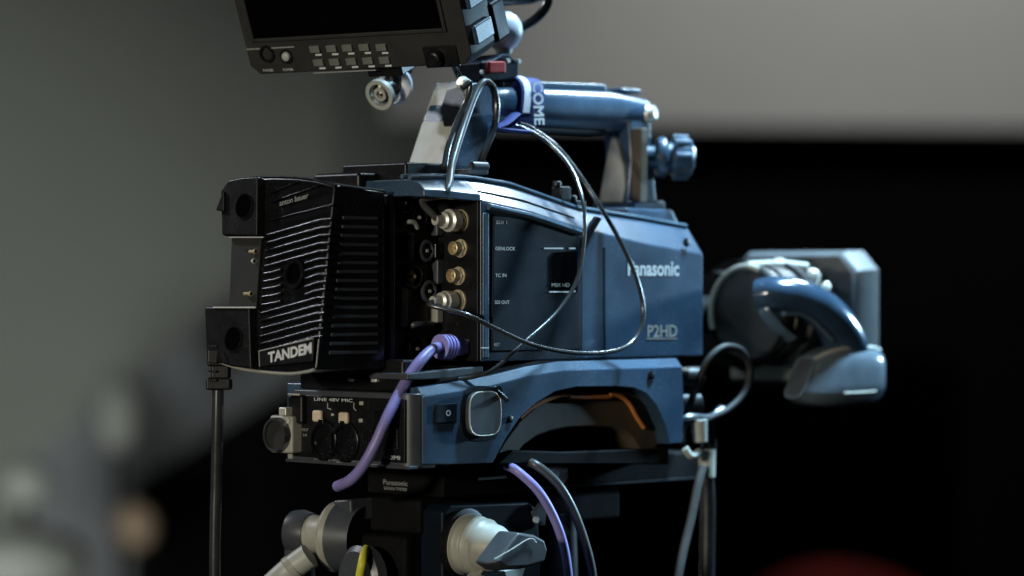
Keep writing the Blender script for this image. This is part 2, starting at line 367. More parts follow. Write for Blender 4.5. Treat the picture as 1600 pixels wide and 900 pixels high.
# dial, side switch and print on the lower body
p = PY(751, 646, YL)
def rounded_sq(c, r, k, n=32):
    out = []
    for i in range(n):
        t = 2 * math.pi * i / n; co, si = math.cos(t), math.sin(t); d = (abs(co) ** k + abs(si) ** k) ** (-1 / k)
        out.append((c.x + r * d * co, c.z + r * d * si))
    return out
mk('dial_well', prism_y(rounded_sq(p, 19.5, 3.2), YL - 0.6, YL + 3), 'panel', camr, 0.4)
dl = mk('dial', prism_y(rounded_sq(p, 15.8, 3.4), YL - 5, YL - 0.2), 'graphite', camr, 1.2)
mk('dial_highlight', tube([(x, YL - 4.6, z) for x, z in rounded_sq(p, 15.4, 3.4, 24)] + [(rounded_sq(p, 15.4, 3.4, 24)[0][0], YL - 4.6, rounded_sq(p, 15.4, 3.4, 24)[0][1])], 0.55, 6, 2), 'nickel', dl)  # bright nickel tube stands for the ring highlight round the dial
side_text('DISP', 734, 620, 6, 26, y=YL - 0.2, mat='print'); side_text('O', 697, 650, 9, 7, y=YL - 1.6, mat='print'); side_text('HD', 775, 650, 5, 7, y=YL - 0.2)
q0 = PY(680, 661, YL); q1 = PY(712, 630, YL)
mk('side_switch', box(q0.x, q1.x, YL - 1.5, YL + 1, q0.z, q1.z), 'panel', camr, 0.6)
pt = PY(775, 612, YL); mk('toggle_switch', merge(cyl((pt.x, YL + 0.5, pt.z), (pt.x, YL - 2.5, pt.z), 4.2, n=16), tube([(pt.x, YL - 2, pt.z), (pt.x + 2, YL - 8, pt.z - 5), (pt.x + 2.5, YL - 9, pt.z - 7)], 1.7, 8)), 'gloss', camr)

# ---- rear audio box
XR = -20.0
def rrect_y(x0, x1, y0, y1, r, n=6):
    out = []
    for cx, cy, a0 in ((x0 + r, y0 + r, 180), (x1 - 2, y0 + 2, 270), (x1 - 2, y1 - 2, 0), (x0 + 2, y1 - 2, 90)):
        rr = r if a0 == 180 else 2
        for i in range(n + 1):
            a = math.radians(a0 + 90 * i / n); out.append((cx + rr * math.cos(a), cy + rr * math.sin(a)))
    return out
za, zb_ = PX(560, 612, XR).z, PX(560, 728, XR).z
ab_pts = rrect_y(XR, 4, -5, 120, 11)
ab = mk('audio_box', loft([[(x, y, zb_) for x, y in ab_pts], [(x, y, za) for x, y in ab_pts]]), 'graphite', camr, 1.4)
y0 = PX(634, 660, XR).y; y1 = PX(458, 660, XR).y
mk('audio_panel', box(XR - 1.0, XR + 1, y0, y1, zb_ + 4, za - 4), 'black', camr, 0.5)
def xt(s, u, v, hpx, wpx, x=XR - 1.05, mat='dimprint', parent=None):
    a = PX(u, v, x); c = PX(u + wpx, v, x); h = (PX(u, v - hpx, x) - a).length
    return text('lettering', s, a, RX, RY, h, mat, parent or camr, width=a.y - c.y)
xt('LINE 48V MIC', 491, 626, 5, 60, mat='print'); xt('CH 1 . AUDIO IN . CH 2', 491, 722, 5.5, 74); xt('HDMI', 600, 717, 6, 25, mat='print')
xt('DC OUT', 463, 673, 4.5, 19); xt('12V 1A', 462, 681, 4.5, 18)
for (u, v) in ((507, 688), (541, 690)):
    p = PX(u, v, XR - 1); xl = mk('xlr_socket', lathe((XR - 0.5, p.y, p.z), (-1, 0, 0), [(0, 14.5), (2.5, 14.5), (3.2, 13.2), (3.2, 11), (0.9, 10.5)], 32), 'gloss', camr)
    mk('release_tab', box(XR - 5, XR - 1, p.y - 3, p.y + 3, p.z + 11.5, p.z + 15.5), 'gloss', xl, 0.8)
for (u, v) in ((500, 650), (541, 653)):
    p = PX(u, v, XR - 1); mk('slide_switch', box(XR - 5, XR - 1, p.y - 4.8, p.y + 4.8, p.z - 4.2, p.z + 4.2), 'peach', camr, 1.8, 3)
for (u, v, s) in ((566, 630, 2.0), (565, 657, 2.0), (521, 648, 1.4)):
    p = PX(u, v, XR - 1); mk('selector_pip', box(XR - 2.4, XR - 0.9, p.y - s, p.y + s, p.z - s * .7, p.z + s * .7), 'cream', camr, 0.6)
hd = [PX(u, v, XR - 1.2) for u, v in ((586, 704), (586, 642), (623, 641), (623, 704))]
mk('hdmi_cover', prism_x([(q.y, q.z) for q in hd], XR - 2.6, XR - 0.9), 'gloss', camr, 0.8)
for (u0, v0, u1, v1) in ((512, 629, 512, 638), (512, 638, 518, 640), (553, 629, 553, 638), (553, 638, 557, 642)):
    a = PX(u0, v0, XR - 1.2); c = PX(u1, v1, XR - 1.2); mk('print_line', tube([a, c], 0.45, 6, 1), 'dimprint', camr)
# knob and square beige connector at the box's far corner
p = PX(470, 640, XR)
kb = mk('far_connector_hood', merge(box(XR - 6, XR + 14, p.y - 8, p.y + 8, PX(470, 662, XR).z, PX(470, 617, XR).z)), 'black', camr, 2.2)
mk('hood_edge', box(XR - 7, XR - 5.5, p.y - 6.5, p.y + 6.5, PX(470, 617.5, XR).z, PX(470, 614.5, XR).z), 'cream', kb, 0.4)
XC = XR - 10
c0 = PX(421, 707, XC); c1 = PX(456, 650, XC); cm = PX(437, 679, XC)
sq = mk('square_connector', box(XC, XC + 18, c1.y, c0.y, c0.z, c1.z), 'cream', camr, 2)
mk('connector_ring', ring((XC + 0.4, cm.y, cm.z), (-1, 0, 0), 10.2, 12.2, 6, 36), 'steel', sq)
mk('connector_face', cyl((XC + 0.2, cm.y, cm.z), (XC - 3.4, cm.y, cm.z), 10.4, n=32), 'rubber', sq)
mk('connector_screw', cyl((XC + 0.2, c1.y + 3.4, c1.z - 3.4), (XC - 1, c1.y + 3.4, c1.z - 3.4), 2.2, n=12), 'nickel', sq)
pn = PX(444, 643, XC); mk('connector_latch', box(XC - 2, XC + 8, pn.y - 4, pn.y + 4, pn.z - 3, pn.z + 3), 'nickel', sq, 1)
mk('box_bottom_rail', box(XR - 2.2, XR + 6, y0 - 6, y1 + 6, zb_ - 0.2, zb_ + 2.2), 'graphite', camr, 0.7)
mk('box_corner_post', box(XR - 2.0, XR + 3, y1 - 1, y1 + 4, zb_ + 2, zb_ + 24), 'beige', camr, 0.7)
# nickel blocks added as small glints under the battery plate
for (u, v) in ((548, 593), (585, 594)):
    p = PX(u, v, -14); mk('rear_glint', box(-15, -9, p.y - 3, p.y + 3, p.z - 1.5, p.z + 1.5), 'nickel', camr, 0.8)
mk('rear_skirt', box(-12, 2, 12, 122, za, ZB + 2), 'black', camr, 2)

# ---- carrying handle
YH0, YH1 = 50.0, 90.0
YHm = 70.0
ht = [(x, z) for x, z in sxz([(768, 134), (800, 133), (880, 136), (960, 140), (1012, 153)], YH0 + 6)]
hb = [(x, z) for x, z in sxz([(768, 192), (800, 197), (880, 203), (960, 207), (1012, 200)], YH0 + 6)]
secs = []
hxs = [interp([(0, ht[0][0]), (1, ht[-1][0])], i / 16) for i in range(17)]
for x in hxs:
    zt, zbm = interp(ht, x), interp(hb, x); cz = (zt + zbm) / 2; hz = (zt - zbm) / 2
    s = []
    for i in range(28):
        t = 2 * math.pi * i / 28; co, si = math.cos(t), math.sin(t); d = (abs(co) ** 2.6 + abs(si) ** 2.6) ** (-1 / 2.6)
        s.append((x, YHm + 19 * d * co, cz + hz * d * si))
    secs.append(s)
hnd = mk('handle_grip', loft(secs), 'body', camr, 0)
a = PY(785, 132, 62); c = PY(945, 138, 62)
mk('handle_rail', prism_y([(a.x, a.z - 2), (c.x, c.z - 2), (c.x, c.z + 3), (a.x, a.z + 3)], 60, 80), 'trim', hnd, 1.2)
mk('handle_shoe', prism_y(sxz([(968, 144), (1000, 147), (1000, 140), (968, 137)], 60), 58, 82), 'trim', hnd, 1.2)
mk('handle_underpad', prism_y(sxz([(800, 196), (950, 204), (950, 210), (800, 203)], YHm - 12), YHm - 12, YHm + 12), 'rubber', hnd, 2)
# rear post: leaning, with pale rear trim
rp = sxz([(698, 264), (758, 264), (768, 215), (784, 168), (768, 130), (744, 128), (722, 170)], YH0)
mk('rear_post', prism_y(rp, YH0 + 1, YH1 - 1), 'body', camr, 2.2)
rb0, rb1, rt0, rt1 = PY(698, 264, YH0), PY(722, 190, YH0), PY(722, 170, YH0), PY(744, 130, YH0)
def trim(pts, th=2.5):
    A = [Vector((x - 0.6, YH0 + 2, z)) for x, z in pts]; B = [Vector((x - 0.6, YH1 - 1, z)) for x, z in pts]
    return loft([A + [p + Vector((-th, 0, th * 0.4)) for p in A[::-1]], B + [p + Vector((-th, 0, th * 0.4)) for p in B[::-1]]])
tr = mk('post_rear_trim', trim([(rb0.x, rb0.z), (rb1.x, rb1.z)]), 'pale', camr, 0.6)
tr2 = mk('post_rear_trim', trim([(rb1.x + .6, rb1.z + 1.2), (rt1.x, rt1.z + 1)]), 'pale', camr, 0.6)
mm = (Vector((rb1.x, 0, rb1.z)) * 0.55 + Vector((rt1.x, 0, rt1.z)) * 0.45)
sl = Vector((rt1.x - rb1.x, 0, rt1.z - rb1.z)).normalized(); nl = Vector((-sl.z, 0, sl.x))
hole = [Vector((mm.x, YHm - 4, mm.z)) + nl * 3.6 + Vector((0, dy, 0)) + sl * t for dy, t in ((-14, -20), (-15, 4), (-6, 13), (7, 10), (6, -6), (-4, -20))]
mk('trim_opening', loft([hole, [p + nl * 1.4 for p in hole]]), 'black', tr2)
mk('post_bolt', lathe(Vector((rt1.x - 6, YH0 + 4, rt1.z - 2)), nl, [(0, 5), (6, 5), (7.5, 3.5)], 16), 'nickel', camr)
# front post with warm rear trim
fp = sxz([(985, 318), (1030, 318), (1022, 240), (1020, 170), (985, 170), (990, 250)], YH0)
mk('front_post', prism_y(fp, YH0 + 2, YH1 - 10), 'body', camr, 2.0)
pr = [PX(u, v, PY(986, 300, YH0).x - 2) for u, v in ((936, 316), (972, 316), (976, 290), (974, 262), (968, 236), (958, 208), (954, 216), (945, 262))]
mk('front_post_trim', loft([[p for p in pr], [p + Vector((5, 0, 0)) for p in pr]]), 'beige', camr, 0.8)
pr2 = [PX(u, v, PY(986, 300, YH0).x + 3.4) for u, v in ((972, 316), (1000, 316), (1002, 200), (955, 200), (966, 240), (975, 270), (976, 292))]
mk('front_post_shade', loft([pr2, [p + Vector((8, 0, 0)) for p in pr2]]), 'pad', camr, 1)  # dark block put in for the shading beside the trim
a = PY(985, 327, YH0); c = PY(1036, 314, YH0)
mk('post_foot', box(a.x, c.x, YH0 - 3, YH1, a.z - 2, c.z), 'body', camr, 2)
pz = PY(1016, 180, YH0 + 4); mk('handle_end_screw', lathe((pz.x - 5, YH0 + 8, pz.z), (0.5, -1, 0.2), [(0, 7.5), (6, 7.5), (8, 6), (11, 5.6), (12, 3)], 12), 'nickel', camr)
kc = PY(1018, 246, YH0 + 6)
kn = mk('mount_knob', lathe((kc.x - 8, YH0 + 8, kc.z), (1, -0.75, 0), [(0, 9), (10, 9.5), (11, 15), (15, 16.5), (18, 15), (19, 12), (23, 12), (24, 15), (34, 16), (38, 14), (39.5, 8)], 18), 'body', camr, ang=50)
kd = Vector((1, -0.75, 0)).normalized(); ke, kg = frame(kd)
for i in range(8):
    t = 2 * math.pi * i / 8; c = Vector((kc.x - 8, YH0 + 8, kc.z)) + kd * 24 + (ke * math.cos(t) + kg * math.sin(t)) * 14.5
    mk('knob_lobe', cyl(c, c + kd * 12, 3.6, 3.2, 10), 'body', kn)
mk('knob_cap', lathe(Vector((kc.x - 8, YH0 + 8, kc.z)) + kd * 39, kd, [(0, 9), (1.5, 8.5), (2, 3)], 16), 'nickel', kn)
# small clips along the roof
for (u, v) in ((876, 296), (900, 318)):
    p = PY(u, v, 30); mk('roof_clip', merge(box(p.x - 6, p.x + 5, 24, 34, p.z - 8, p.z + 2), cyl((p.x - 5, 29, p.z + 2), (p.x - 5, 29, p.z + 6), 3.5, n=12)), 'black', camr, 1)
p = PY(742, 260, 34); mk('roof_latch', merge(box(p.x - 12, p.x + 8, 28, 44, p.z - 6, p.z - 2), cyl((p.x - 8, 30, p.z), (p.x + 8, 30, p.z), 3.4, n=14)), 'graphite', camr, 0.8)
mk('front_roof_plate', prism_y(sxz([(985, 340), (1068, 352), (1058, 328), (985, 324)], 30), 34, 104), 'body', camr, 2)
# cable fixtures at the front foot
for (u, v, r, l, mt) in ((1084, 590, 9, 20, 'black'), (1080, 632, 11, 18, 'lensblack')):
    p = PY(u, v, 20); mk('front_socket', lathe((p.x - l, 20, p.z), (1, -0.3, 0), [(0, r), (l, r), (l + 1.5, r - 1.5), (l + 1.5, r - 4)], 20), mt, camr)

# ================================================================== BATTERY ADAPTER
YB0 = 30.0
pt = PY(520, 285, YB0); pb = PY(490, 578, YB0)
lean = (pt.x - pb.x) / (pt.z - pb.z)
def xface(z): return pb.x + lean * (z - pb.z)
nB = Vector((-1, 0, lean)).normalized()         # outward normal of the leaning rear face
B0 = Vector((pb.x, YB0, pb.z))
def PB(u, v, out=0.0): return PN(u, v, B0 + nB * out, nB)
bat = thing('battery_adapter', 'black ribbed battery adapter plate marked TANDEM on the rear of the camera', 'battery adapter', (-14, 75, pb.z))
outl = [(520, 289), (492, 281), (460, 277), (425, 276), (392, 278), (368, 284), (360, 300), (352, 560), (362, 572), (400, 579), (450, 583), (491, 578)]
fo = [PB(u, v) for u, v in outl]
secs = [[Vector((p.x + 2, p.y * 0.985 + 1.1, p.z * 0.985)) for p in fo], [p + Vector((4, 0, 0)) for p in fo], [Vector((-13, p.y, p.z * 0.97 - 2)) for p in fo]]
bb = mk('adapter_body', loft(secs), 'gloss', bat, 1.5)
# ribs: long slanting run, short level run at the near edge
def rib(ul, vl, ub, vb, ur, vr, t=1.15, out=1.5):
    P = [(ul, vl), (ub, vb), (ur, vr)]; A = []
    for u, v in P:
        p = PB(u, v); A.append([p + UP * (t * math.cos(w)) + nB * (out * math.sin(w)) for w in [math.pi * q / 7 for q in range(8)]])
    return loft(A)
for k in range(16):
    v = 343 + 12.2 * k; f = k / 15
    ur = 519 - 14 * f - 8 * 0; ub = 503 - 10 * f; ul = 419 - 14 * f
    if 5 <= k <= 9:                       # interrupted by the round boss
        mk('rib', rib(478, v + 8, ub, v + 1, ur, v), 'gloss', bat)
        mk('rib', rib(ul, v + 24, 430, v + 21, 440, v + 18), 'gloss', bat)
    else:
        mk('rib', rib(ul, v + 25, ub, v + 1, ur, v), 'gloss', bat)
for (a, b_, c, d) in ((420, 345, 520, 320), (424, 302, 468, 283), (424, 316, 500, 290)):
    mk('rib', rib(a, b_, (a + c) / 2, (b_ + d) / 2, c, d, 0.6, 1.0), 'gloss', bat)
p = PB(461, 428)
boss = mk('round_boss', ring(p, nB, 7.5, 10.5, 1.8, 28), 'gloss', bat)
mk('boss_hole', lathe(p, nB, [(0, 7.6), (0.5, 7.4)], 24), 'void', boss)
# label plate
lpq = [PB(u, v, 1.0) for u, v in ((408, 573), (407, 549), (492, 529), (490, 565))]
lab = mk('name_plate', loft([lpq, [p + nB * 1.2 for p in lpq]]), 'black', bat, 0.4)
ex = (lpq[2] - lpq[1]).normalized(); ey = nB.cross(ex)
text('lettering', 'TANDEM', PB(419, 567.5, 2.3), ex, ey, 7.6, 'print', bat, width=(PB(487, 548, 2.3) - PB(419, 567, 2.3)).length, bold=0.035)
for q0, q1 in ((0, 1), (1, 2)):
    e = [lpq[q0] + nB * 1.3, lpq[q1] + nB * 1.3]
    mk('plate_border', tube(e, 0.4, 6, 1), 'dimprint', lab)
text('lettering', 'anton bauer', PB(437, 322, 1.2), (PB(505, 303) - PB(437, 322)).normalized(), nB.cross((PB(505, 303) - PB(437, 322)).normalized()), 4.0, 'dimprint', bat, width=30)
# far ears with key holes and the gold pins between
def ear(pts, out): 
    A = [PB(u, v, -2) for u, v in pts]; return loft([A, [p + nB * (out + 2) for p in A]])
e1 = mk('mount_ear', ear([(358, 370), (356, 300), (368, 284), (392, 279), (414, 278), (413, 371)], 5), 'black', bat, 1.4)
e2 = mk('mount_ear', ear([(331, 481), (401, 481), (404, 578), (372, 574), (346, 566), (334, 556)], 5), 'black', bat, 1.4)
for (u, v, e) in ((382, 322, e1), (365, 530, e2)):
    p = PB(u, v, 5.05); mk('key_hole_rim', ring(p, nB, 8.2, 9.2, 0.8, 28), 'gloss', e); mk('key_hole', lathe(p, nB, [(0, 8.2), (0.25, 8.0)], 24), 'void', e)
mk('pin_recess', ear([(366, 370), (412, 370), (404, 481), (362, 481)], 0.5), 'rubber', bat, 0.6)
for (u, v, l) in ((400, 393, 7), (398, 408, 3), (393, 459, 8)):
    p = PB(u, v, 2.4); mk('contact_pin', merge(cyl(p, p + Vector((0, l, 0)), 1.2, n=10), cyl(p, p + Vector((0, 1.5, 0)), 1.9, n=10)), 'brass' if l > 4 else 'nickel', bat)
q = [PB(u, v, 2) for u, v in ((345, 330), (352, 312), (358, 300), (358, 332))]
mk('release_lever', loft([q, [p + nB * 5 for p in q]]), 'black', bat, 0.8)
for (ez, ) in ((e1, ), (e2, )): pass
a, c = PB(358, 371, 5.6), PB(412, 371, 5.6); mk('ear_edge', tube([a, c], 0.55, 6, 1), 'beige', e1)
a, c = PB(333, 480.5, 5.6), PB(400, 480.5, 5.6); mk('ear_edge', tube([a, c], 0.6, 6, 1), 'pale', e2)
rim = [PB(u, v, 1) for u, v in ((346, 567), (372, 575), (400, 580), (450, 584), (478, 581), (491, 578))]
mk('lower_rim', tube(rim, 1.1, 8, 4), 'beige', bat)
rim = [PB(u, v, 0.5) for u, v in ((368, 284), (392, 278), (425, 276), (460, 277), (492, 281), (520, 289))]
mk('upper_rim', tube(rim, 0.7, 8, 4), 'gloss', bat)
zr = lambda z: z * 0.97 - 2
mk('side_highlight', tube([PB(520, 289, -2) + Vector((1, -0.4, 0.2)), Vector((-40, YB0 - 0.4, zr(pt.z) + 1.2)), Vector((-13, YB0 - 0.4, zr(pt.z) - 0.6))], 0.9, 8, 4), 'steel', bat)  # steel tube added as the bright highlight along this edge
# vent slots down the near side
for k in range(16):
    z = pt.z - 24 - 6.2 * k; x0 = xface(z) + 12
    o = mk('vent_fin', box(x0, -20, YB0 - 1.2, YB0 + 0.6, z - 1.1, z + 1.1), 'graphite', bat, 0.3)

# ================================================================== MONITOR
yaw, tilt, roll = math.radians(32), math.radians(23), math.radians(0.5)
mr = RT * math.cos(yaw) - FW * math.sin(yaw)
nh = -FW * math.cos(yaw) - RT * math.sin(yaw)
mu = UP * math.cos(tilt) + nh * math.sin(tilt)
mn = nh * math.cos(tilt) - UP * math.sin(tilt)
MB0 = PD(393, 118, 2115)
def PM(u, v, out=0.0): return PN(u, v, MB0 + mn * out, mn)
mon = thing('field_monitor', 'dark field monitor with ten grey buttons, tilted down above the camera handle', 'monitor', MB0)
def mpt(a, b, c=0): return MB0 + mr * a + mu * b + mn * c
br = PM(742, 104); MWd = (br - MB0).dot(mr); MH = 118.0
def mbox(a0, a1, b0, b1, c0, c1):
    return loft([[mpt(a0, b0, c0), mpt(a1, b0, c0), mpt(a1, b1, c0), mpt(a0, b1, c0)], [mpt(a0, b0, c1), mpt(a1, b0, c1), mpt(a1, b1, c1), mpt(a0, b1, c1)]])
ch = 7
hou = [(ch, 0), (MWd - ch, 0), (MWd, ch), (MWd, MH - ch), (MWd - ch, MH), (ch, MH), (0, MH - ch), (0, ch)]
mk('housing', loft([[mpt(a, b, -34) for a, b in hou], [mpt(a, b, -6) for a, b in hou], [mpt(a * 0.99 + 1, b * 0.99 + .5, 0) for a, b in hou]]), 'bezel', mon, 1.2)
s0 = PM(398, 60); s1 = PM(693, 46)
sa0, sb0 = (s0 - MB0).dot(mr), (s0 - MB0).dot(mu); sa1 = (s1 - MB0).dot(mr)
mk('screen', mbox(sa0, sa1, sb0, MH - 12, -1, 0.7), 'void', mon, 0.4)
for (a0, a1, b0, b1) in ((sa0 - 3, sa0, sb0 - 3, MH - 10), (sa1, sa1 + 3, sb0 - 3, MH - 10), (sa0, sa1, sb0 - 3, sb0)):
    mk('screen_surround', mbox(a0, a1, b0, b1, -0.5, 1.8), 'bezel', mon, 0.7)
def mloc(u, v): p = PM(u, v); return (p - MB0).dot(mr), (p - MB0).dot(mu)
for r, (uu, vv) in enumerate((((493, 519, 544, 570, 597), (77, 76, 75, 74, 74)), ((499, 524, 550, 576, 602), (98, 97, 96, 95, 94)))):
    for u, v in zip(uu, vv):
        a, b = mloc(u, v); k = mk('button', mbox(a - 4.4, a + 4.4, b - 2.4, b + 3.0, -0.5, 2.0), 'button', mon, 0.7)
        mk('button_print', mbox(a - 1, a + 4.4, b - 4.9, b - 3.5, 0, 0.3), 'print', k)
for (u, v, nm) in ((418, 84, 'jack'), (448, 88, 'tally_lamp')):
    a, b = mloc(u, v)
    if nm == 'jack': mk('jack_socket', merge(ring(mpt(a, b, 0), mn, 4.5, 6.5, 1.4, 24)), 'black', mon)
    else:
        mk('lamp_ring', ring(mpt(a, b, 0), mn, 4.0, 5.5, 1.0, 24), 'black', mon); mk('tally_lamp', lathe(mpt(a, b, 0), mn, [(0, 3.6), (2, 3.2), (3, 1.6)], 16), 'pale', mon)
for (u, v, s, w) in ((412, 112, 'PHONES', 9), (443, 111, 'POWER', 9)):
    a, b = mloc(u, v); text('lettering', s, mpt(a, b, 0.05), mr, mu, 1.9, 'print', mon, width=w)
a, b = mloc(383, 75); a2, b2 = mloc(460, 73); mk('bezel_line', mbox(2, a2, b2 - .4, b2 + .4, 0, 0.4), 'dimprint', mon)
a, b = mloc(490, 114); mk('bezel_line', mbox(a, a + 55, b - .4, b + .4, 0, 0.4), 'dimprint', mon)
a, b = mloc(690, 88); mk('control_dial', merge(mbox(a - 14, a + 14, b - 8, b + 8, -0.4, 1.2), lathe(mpt(a - 3, b, 1), mn, [(0, 6), (6, 5.6), (7, 4)], 24)), 'black', mon, 0.6)
# ribs and bracket on the monitor's right flank
for k in range(3):
    mk('flank_rib', mbox(MWd - 0.5, MWd + 3, 12 + 26 * k, 26 + 26 * k, -30, -6), 'body', mon, 1.4)
mk('rear_bracket', mbox(MWd - 34, MWd + 2, 4, 34, -52, -33), 'panel', mon, 3)
mk('bottom_mount', mbox(*(lambda a: (a - 14, a + 16))(mloc(590, 110)[0]), -8, 1, -26, -6), 'black', mon, 1.5)
# white ball joint and its clamp on the handle
bj = thing('ball_mount', 'white ball joint on a black clamp with red lever, beside the monitor', 'mount', PY(775, 128, YHm))
pc = PY(787, 48, YHm)
mk('ball', lathe(pc - UP * 15, UP, [(0, 5), (3, 9.5), (8, 13), (14, 14.4), (20, 13.6), (26, 10), (29, 5)], 28), 'ballwhite', bj, ang=60)
pz_ = PY(787, 84, YHm)
mk('ball_stem', cyl(pc - UP * 13, (pz_.x, YHm, pz_.z), 7, 6, 18), 'nickel', bj)
cb = PY(785, 128, YHm - 10)
cl = mk('clamp_block', prism_y(sxz([(752, 128), (752, 96), (772, 92), (786, 84), (796, 84), (812, 98), (812, 128)], YHm - 12), YHm - 12, YHm + 14), 'panel', bj, 2)
lv = [PY(u, v, YHm - 13) for u, v in ((757, 115), (757, 96), (784, 96), (784, 115))]
mk('red_lever', loft([lv, [p + Vector((0, -5, 0)) for p in lv]]), 'red', cl, 1.5)
for (u, v) in ((792, 95), (809, 96), (752, 113)):
    p = PY(u, v, YHm - 12); mk('clamp_screw', cyl(p, p - Vector((0, 2.2, 0)), 1.8, n=10), 'nickel', cl)
# ring connector hanging under the monitor
rc = thing('hanging_plug', 'pale metal ring plug hanging under the monitor', 'plug', PD(597, 148, 2120))
pa = PD(592, 149, 2105); ax = (PD(618, 131, 2122) - pa).normalized()
mk('plug_sleeve', ring(pa, ax, 8.5, 11.6, 4, 36), 'pale', rc)
mk('plug_core', merge(ring(pa + ax * 1, ax, 3.0, 5.2, 6, 24), tube([pa + ax * 4, pa + ax * 3 + UP * 8, pa + ax * 8 + UP * 18], 2.2, 8)), 'nickel', rc)
pb2 = PD(614, 134, 2116)
arc = [pb2 + (UP * math.cos(t) + RT * math.sin(t)) * 10 for t in [math.radians(x) for x in range(0, 200, 20)]]
mk('plug_collar', tube(arc, 2.6, 8, 3, flat=1.8), 'ballwhite', rc)
mk('plug_body', merge(cyl(pa + ax * 4, pb2, 7.5, 6.5, 20), tube([pb2, pb2 + UP * 8, PD(600, 112, 2128)], 6, 12)), 'black', rc)

# ================================================================== LENS
lens = thing('zoom_lens', 'dark zoom lens with glossy curved grip and square grey hood, out of focus', 'lens', (300, 70, -60))
LA = Vector((0, 70, -21))
mk('rear_barrel', lathe((288, 70, -21), (1, 0, 0), [(0, 15), (92, 15), (93, 34), (120, 36), (122, 44), (195, 45)], 40), 'matte', lens)
mk('drive_drum', lathe((362, 17, -20), (1, 0, 0), [(0, 18), (0.5, 36), (3, 38), (9, 38), (10, 36.5), (14, 36.5), (15, 38.5), (30, 38.5), (32, 42), (45, 40), (60, 30), (61, 12)], 48), 'lensblack', lens)
for i in range(40):
    t = 2 * math.pi * i / 40; p = Vector((452, 66 + 44.6 * math.cos(t), -21 + 44.6 * math.sin(t)))
    mk('focus_ring_tooth', cyl(p, p + Vector((12, 0, 0)), 1.5, n=6), 'rubber', lens)
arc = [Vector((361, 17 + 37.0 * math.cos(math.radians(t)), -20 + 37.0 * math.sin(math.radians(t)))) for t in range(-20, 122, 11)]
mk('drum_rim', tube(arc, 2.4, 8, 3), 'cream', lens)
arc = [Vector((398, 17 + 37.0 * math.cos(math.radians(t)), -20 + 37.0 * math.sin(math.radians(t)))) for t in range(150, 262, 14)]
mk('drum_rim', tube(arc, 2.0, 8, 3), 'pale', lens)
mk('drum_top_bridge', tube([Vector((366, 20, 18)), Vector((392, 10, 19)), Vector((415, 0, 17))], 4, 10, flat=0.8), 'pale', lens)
# square hood
hz0, hz1 = -82.0, 32.0; hy0, hy1 = 0.0, 140.0; c_ = 16
hp = [(hy0, hz0 + 4), (hy0, hz1 - c_), (hy0 + c_, hz1), (hy1 - c_, hz1), (hy1, hz1 - c_), (hy1, hz0 + 4), (hy1 - 4, hz0), (hy0 + 4, hz0)]
hcy, hcz = 70, -25
def hsec(x, s): return [(x, hcy + (y - hcy) * s, hcz + (z - hcz) * s) for y, z in hp]
mk('hood', loft([hsec(482, 0.90), hsec(485, 0.94), hsec(490, 0.97), hsec(510, 0.98), hsec(510, 0.92), hsec(492, 0.88)]), 'hood', lens, 1.0)
# grip: curved strap over a hollow, lower rocker box
def L(u, v, y): return PY(u, v, y)
gp = [L(1186, 462, -2), L(1212, 459, -14), L(1252, 466, -24), L(1288, 488, -28), L(1314, 522, -26), L(1326, 558, -20)]
mk('grip', tube(gp, (15, 20), 24, 8, flat=0.86), 'lensblue', lens, ang=60)
mk('grip_hollow', tube([L(1212, 512, 6), L(1250, 522, 2), L(1290, 545, 0)], 17, 16), 'lensblack', lens, ang=60)
mk('grip_strap', tube([L(1190, 470, -8), L(1196, 490, -12), L(1214, 512, -16), L(1236, 530, -18)], 6, 12, flat=0.35), 'trim', lens, ang=60)
mk('grip_web', tube([L(1224, 490, -26), L(1262, 495, -32), L(1300, 530, -34)], 3.4, 10, flat=0.6), 'trim', lens, ang=60)
rc0 = PY(1250, 592, -22); rc1 = PY(1366, 586, -22); rsec = []
for i in range(15):
    f = i / 14; w_ = (1 - abs(2 * f - 1.0) ** 3.2 * 0.38) if f < 0.9 else 0.45 + 0.35 * (1 - f) / 0.1
    c = rc0.lerp(rc1, f); sc = []
    for q in range(28):
        t = 2 * math.pi * q / 28; co, si = math.cos(t), math.sin(t); d = (abs(co) ** 4.2 + abs(si) ** 4.2) ** (-1 / 4.2)
        sc.append((c.x + (1 - f) ** 2 * 26 * w_ * d * si * 0.6, c.y + (24 - 9 * (1 - f) ** 3) * w_ * d * co, c.z + 23 * w_ * d * si + (2 if si > 0 else 0)))
    rsec.append(sc)
rb = mk('rocker_box', loft(rsec), 'lensgrey', lens, ang=50)
mk('rocker_highlight', tube([Vector(max(sc, key=lambda q: q[2] - 0.6 * q[1])) for sc in rsec[:13]], 1.8, 8, 3), 'pale', rb)  # pale tube drawn as the highlight along the rocker's top
mk('rocker_sheen', tube([Vector(min(sc, key=lambda q: q[1] + 0.9 * q[2])) + Vector((0, 0.4, 5)) for sc in rsec[5:11]], 2.8, 10, 3, flat=0.6), 'beige', rb)  # beige strip painted in for the pale reflection low on the rocker
mk('rocker_rim', tube([Vector(p) for p in rsec[0]] + [Vector(rsec[0][0])], 1.0, 8, 2), 'lensgrey', rb)
mk('rocker_opening', loft([[Vector(p) + Vector((-0.8, 0, 0)) for p in rsec[0]], [Vector(p) + Vector((-0.2, 0, 0)) for p in rsec[0]]]), 'graphite', rb)
pk = PY(1366, 596, -40); mk('rocker_button', lathe((pk.x - 8, -34, pk.z), (1, -0.6, 0), [(0, 8), (8, 8), (11, 5)], 18), 'lensblue', rb)
